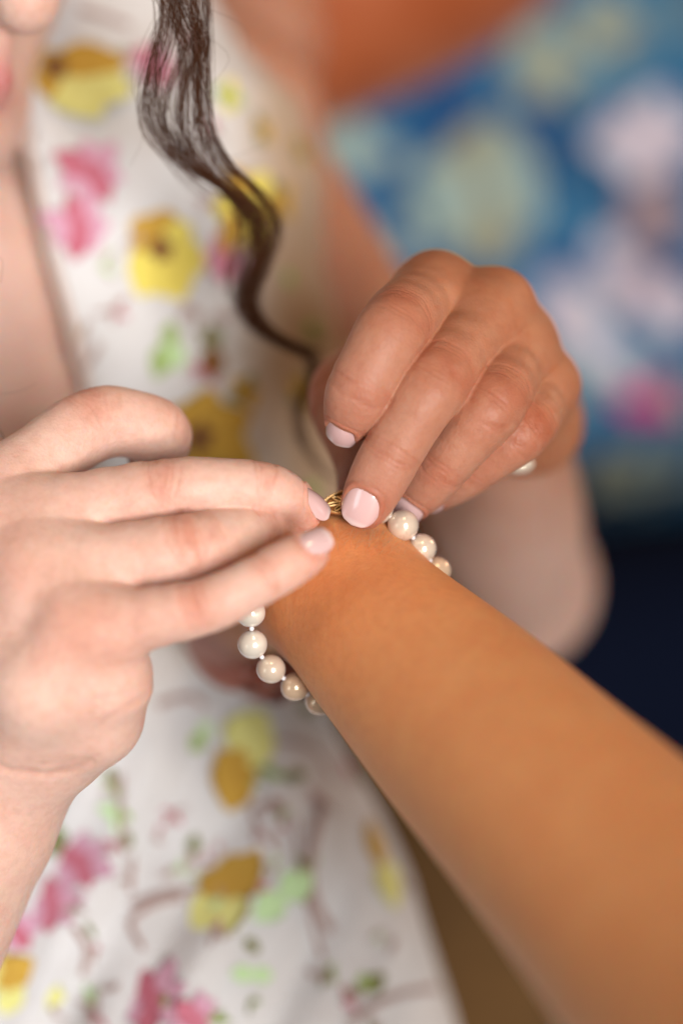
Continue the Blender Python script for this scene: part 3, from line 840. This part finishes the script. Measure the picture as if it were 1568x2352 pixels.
order = [(p, 'pearl_cream', 3.92) for p in under] + [(right[0],'pearl_cream',3.98),(right[1],'pearl_cream',3.75),(right[2],'pearl_gold',3.6)] + [(p,'pearl_cream',3.7) for p in back] + \
        [(left[4],'pearl_gold',3.6),(left[3],'pearl_gold',3.62),(left[2],'pearl_cream',3.68),(left[1],'pearl_white',3.74),(left[0],'pearl_white',3.7)] + [(p,'pearl_white',3.6) for p in front[::-1]]
cent = []
for p, mt, r in order:
    c = at(*p); cent.append((c, r)); V, F = sphere_mesh('pearl', r, None, bumpy=.03)
    put('pearl', V, F, M[mt], c, br, Matrix.Rotation(random.uniform(0,6.3), 4, Vector((random.random(),random.random(),random.random()))))
for i in range(len(cent)-1):
    (a, ra), (b, rb) = cent[i], cent[i+1]
    if np.linalg.norm(b-a) > 16: continue
    m = a + (b-a)*(ra/(ra+rb)); V, F = sphere_mesh('knot', .62, None, 10, 8, .12)
    # the knot sits to the camera side of the gap
    put('knot', V, F, M['thread'], m + np.array([0,-.7,0]), br)
    dr = nrm(b-a); V, F = tube([m-dr*1.4, m+dr*1.4], .22, 6); link_o = put('thread', np.asarray(V)-m, F, M['thread'], m, br)
# gold clasp: marquise box with a beaded rim and a fan of wire loops
cl_c = at(795,1153,8.0)
clasp = bpy.data.objects.new('clasp', None); COL.objects.link(clasp); clasp.location = tuple(cl_c*.001); clasp.parent = br
clasp.matrix_parent_inverse = br.matrix_world.inverted(); bpy.context.view_layer.update()
CX = nrm(np.array([1,.10,.16])); CN = nrm(np.array([-.12,-1,.30])); CN = nrm(CN-CX*(CN@CX)); CY = np.cross(CN, CX); CY = CY if CY[2] > 0 else -CY
Lh, Hh = 6.3, 3.0
def mq(t, k=1.0):     # marquise outline
    c, s_ = math.cos(t), math.sin(t); return Lh*k*math.copysign(abs(c)**.92, c), Hh*k*math.copysign(abs(s_)**1.25, s_)
def cp(x, y, z): return CX*x + CY*y + CN*z
V, F = [], []; n = 48
for k, z in ((1.0,-1.1),(1.02,-.2),(1.0,.25),(.90,.30),(.86,.02)):
    for i in range(n): x, y = mq(2*math.pi*i/n, k); V.append(cp(x,y,z))
for r_ in range(4):
    for i in range(n): F.append((r_*n+i, r_*n+(i+1) % n, (r_+1)*n+(i+1) % n, (r_+1)*n+i))
F.append(tuple(range(n-1,-1,-1)))
put('clasp_box', V, F, M['gold'], cl_c, clasp)
V = [cp(*mq(2*math.pi*i/n, .86), -.45) for i in range(n)]
put('clasp_floor', V, [tuple(range(n))], simple('dark_clasp_recess', (.24,.10,.03), .4, .7), cl_c, clasp)
for i in range(56):
    x, y = mq(2*math.pi*i/56, .95); V, F = sphere_mesh('bead', .30, None, 8, 6, 0)
    put('bead', np.asarray(V), F, M['gold'], cl_c+cp(x,y,.42), clasp)
for k in range(5):       # fan of wire petals opening left from the centre
    a = math.pi*(.56+.88*k/4); L = (2.5,3.8,4.5,3.8,2.5)[k]
    P = []
    for t in np.linspace(0, 2*math.pi, 24, endpoint=False):
        rr = L*.5*(1-math.cos(t)); ww = .60*math.sin(t)*(.25+.75*rr/L)
        P.append(cp(math.cos(a)*(.3+rr) - math.sin(a)*ww, (math.sin(a)*(.3+rr)*.66 + math.cos(a)*ww), .16+.1*math.sin(t)))
    V, F = tube(P, .17, 6, closed=True); put('wire_loop', V, F, M['gold'], cl_c, clasp)
for s_ in (1,):
    V, F = sphere_mesh('bead', .8, None, 14, 10, 0); put('centre_bead', V, F, M['gold'], cl_c+cp(0,0,.3), clasp)

# ------------------------------------------------------------------ small cream bead behind the little finger
V, F = sphere_mesh('bead', 4.4, None); V = np.asarray(V)*[1.2,.8,.7]
o = link_mesh('pearl_bead', V*.8 + at(1190,1066,44), F, M['pearl_cream']); tag(o, 'small cream pearl showing under the little finger of the upper hand', 'pearl')

# ================================================================== BACKGROUND
def blue_mat():
    k = NT('blue_floral_fabric')
    n1 = k.noise(14, 4, .6); n2 = k.noise(30, 3, .6); n3 = k.noise(7, 3, .5)
    c = k.ramp(n1.outputs[0], [(.30,(.012,.04,.10)),(.45,(.018,.10,.24)),(.58,(.035,.16,.31)),(.66,(.15,.27,.33)),(.80,(.27,.32,.30))])
    c = k.mix(k.math('MULTIPLY', k.ramp(n2.outputs[0], [(.52,(0,0,0)),(.7,(1,1,1))]), .6), c, (.22,.30,.30))
    k.set(**{'Base Color': c, 'Roughness': .9, 'Specular IOR Level': .15}); return k.m
BLUE = blue_mat()
def sheet(name, x0, x1, y0, y1, d, mat, nx=40, ny=40, amp=6, thick=4, edge=None, parent=None):
    V, F = [], []
    for i in range(ny+1):
        for j in range(nx+1):
            px = x0+(x1-x0)*j/nx; py = y0+(y1-y0)*i/ny
            if edge: px, py = edge(px, py, j/nx, i/ny)
            dd = d + 150*max(0, (py-1000)/360)**2 + amp*(math.sin(px*.006+py*.003)+.6*math.sin(px*.013-py*.008+1))
            V.append(at(px, py, dd))
    for i in range(ny):
        for j in range(nx):
            F.append((i*(nx+1)+j, i*(nx+1)+j+1, (i+1)*(nx+1)+j+1, (i+1)*(nx+1)+j))
    o = link_mesh(name, V, F, mat, parent); m = o.modifiers.new('thickness','SOLIDIFY'); m.thickness = thick*.001; m.offset = 1 if BACKSIDE else -1
    return o, V, F
BACKSIDE = True
back_o, BV, BF = sheet('backrest', 300, 2100, -500, 1360, 520, BLUE, 60, 60, 8, 40)
sofa = bpy.data.objects.new('sofa', None); COL.objects.link(sofa); tag(sofa, 'blurred sofa with blue floral back and dark shadow under it behind the hands', 'sofa'); back_o.parent = sofa
bb = BVHTree.FromPolygons([Vector(v) for v in BV], [tuple(f) for f in BF])
def on_back(px, py): return bb.ray_cast(CAMP, (Vector(at(px,py,0))-CAMP).normalized())
FL = {k: cloth(k, c, c2, 500) for k, c, c2 in (('lilac_print',(.62,.60,.70),(.55,.50,.60)),('pale_teal_print',(.34,.45,.42),(.42,.47,.36)),('magenta_print',(.58,.03,.20),(.50,.05,.22)),('blush_print',(.60,.50,.56),(.50,.36,.44)),
        ('deep_blue_print',(.02,.09,.24),(.015,.06,.18)),('mauve_print',(.30,.22,.25),(.26,.20,.22)),('sand_print',(.36,.34,.22),(.30,.30,.24)))}
def prt(px, py, r, m1, m2, nodes): r *= .80; flower('printed_flower', px, py, r, [FL[m1], FL[m2]], nodes, parent=back_o, hit=on_back, ctr=0)
prt(1480,320,130,'lilac_print','blush_print',rosette(6,10,.95,(0,0,1)))
prt(1300,700,120,'lilac_print','blush_print',[(110,.9,.8,0),(-60,1.2,.8,0),(-100,1.0,.8,1),(40,.6,.8,0)])
prt(1420,610,130,'blush_print','lilac_print',[(120,.8,.7,1),(-50,1.2,.8,0),(-90,.9,.8,0)])
prt(1400,800,110,'lilac_print','lilac_print',[(-70,1,.8,0),(180,.9,.8,0),(-130,.8,.8,1)])
prt(1540,700,90,'lilac_print','blush_print',rosette(5))
prt(1490,925,100,'magenta_print','magenta_print',[(0,.9,.8,0),(180,1.0,.7,1),(40,.9,.8,0),(-160,.7,.6,1)])
prt(1120,430,230,'pale_teal_print','sand_print',rosette(7,20,.85,(0,0,1)))
prt(800,340,90,'pale_teal_print','pale_teal_print',rosette(5))
prt(1250,150,120,'pale_teal_print','sand_print',rosette(6,0,.7))
prt(1390,60,90,'sand_print','pale_teal_print',rosette(5))
prt(1050,250,130,'deep_blue_print','deep_blue_print',rosette(6,0,.7))
prt(1230,300,110,'deep_blue_print','deep_blue_print',rosette(5,0,.7))
prt(1510,490,110,'mauve_print','mauve_print',rosette(5,0,.8))
prt(1420,1090,110,'sand_print','pale_teal_print',rosette(6,0,.8))
prt(1500,1230,100,'pale_teal_print','sand_print',rosette(6,0,.8))
prt(950,560,100,'pale_teal_print','deep_blue_print',rosette(6,0,.8))
for k in range(26):
    prt(random.uniform(760, 1560), random.uniform(-20, 1250), random.uniform(38, 75), *random.choice((('pale_teal_print','sand_print'),('deep_blue_print','deep_blue_print'),('deep_blue_print','deep_blue_print'),('lilac_print','pale_teal_print'))), rosette(5, random.uniform(0,70), .7))
# rust armchair wing behind the hair
def wing(px, py, u, v): return (480+u*(640-330*v) - 200*(1-u)*0, py)
RUST = cloth('rust_leather', (.36,.080,.022), (.46,.13,.05), 300, .6, .8)
cushV = [([at(480,-320,400), at(570,-60,390), at(650,70,390)], [58,52,34]), ([at(650,70,390), at(840,-60,400), at(1020,-200,410)], [38,50,56]), ([at(560,-60,390), at(900,-260,400)], [52,66])]
V, Q = blob(cushV, 3.0, k=24)
o = link_mesh('cushion', V, Q, RUST); tag(o, 'rust orange cushion blurred behind the hanging hair', 'cushion')
# solid shadow mass below the backrest and brown armrest beside the dress
NAVY = simple('navy_shadow', (.003,.005,.014), .95, 0., .03)  # near-black colour stands in for the shadow under the sofa
V, Q = blob([([at(1050,1720,300), at(1500,1640,320), at(2100,1600,330)], [68,70,75]), ([at(1050,2150,300), at(2200,2150,320)], [90,100])], 4.0, k=30)
o = link_mesh('sofa_shadow', V, Q, NAVY, sofa)
OLV = cloth('brown_upholstery', (.11,.055,.016), (.07,.035,.012), 300)
V, Q = blob([([at(820,1560,215), at(980,1900,205), at(1120,2500,190)], [22,28,40]), ([at(1020,2120,200), at(1300,2600,210)], [30,50])], 3.0, k=24)
o = link_mesh('armrest', V, Q, OLV, sofa); tag(o, 'brown padded armrest')
print('done', round(time.time()-T0, 1))
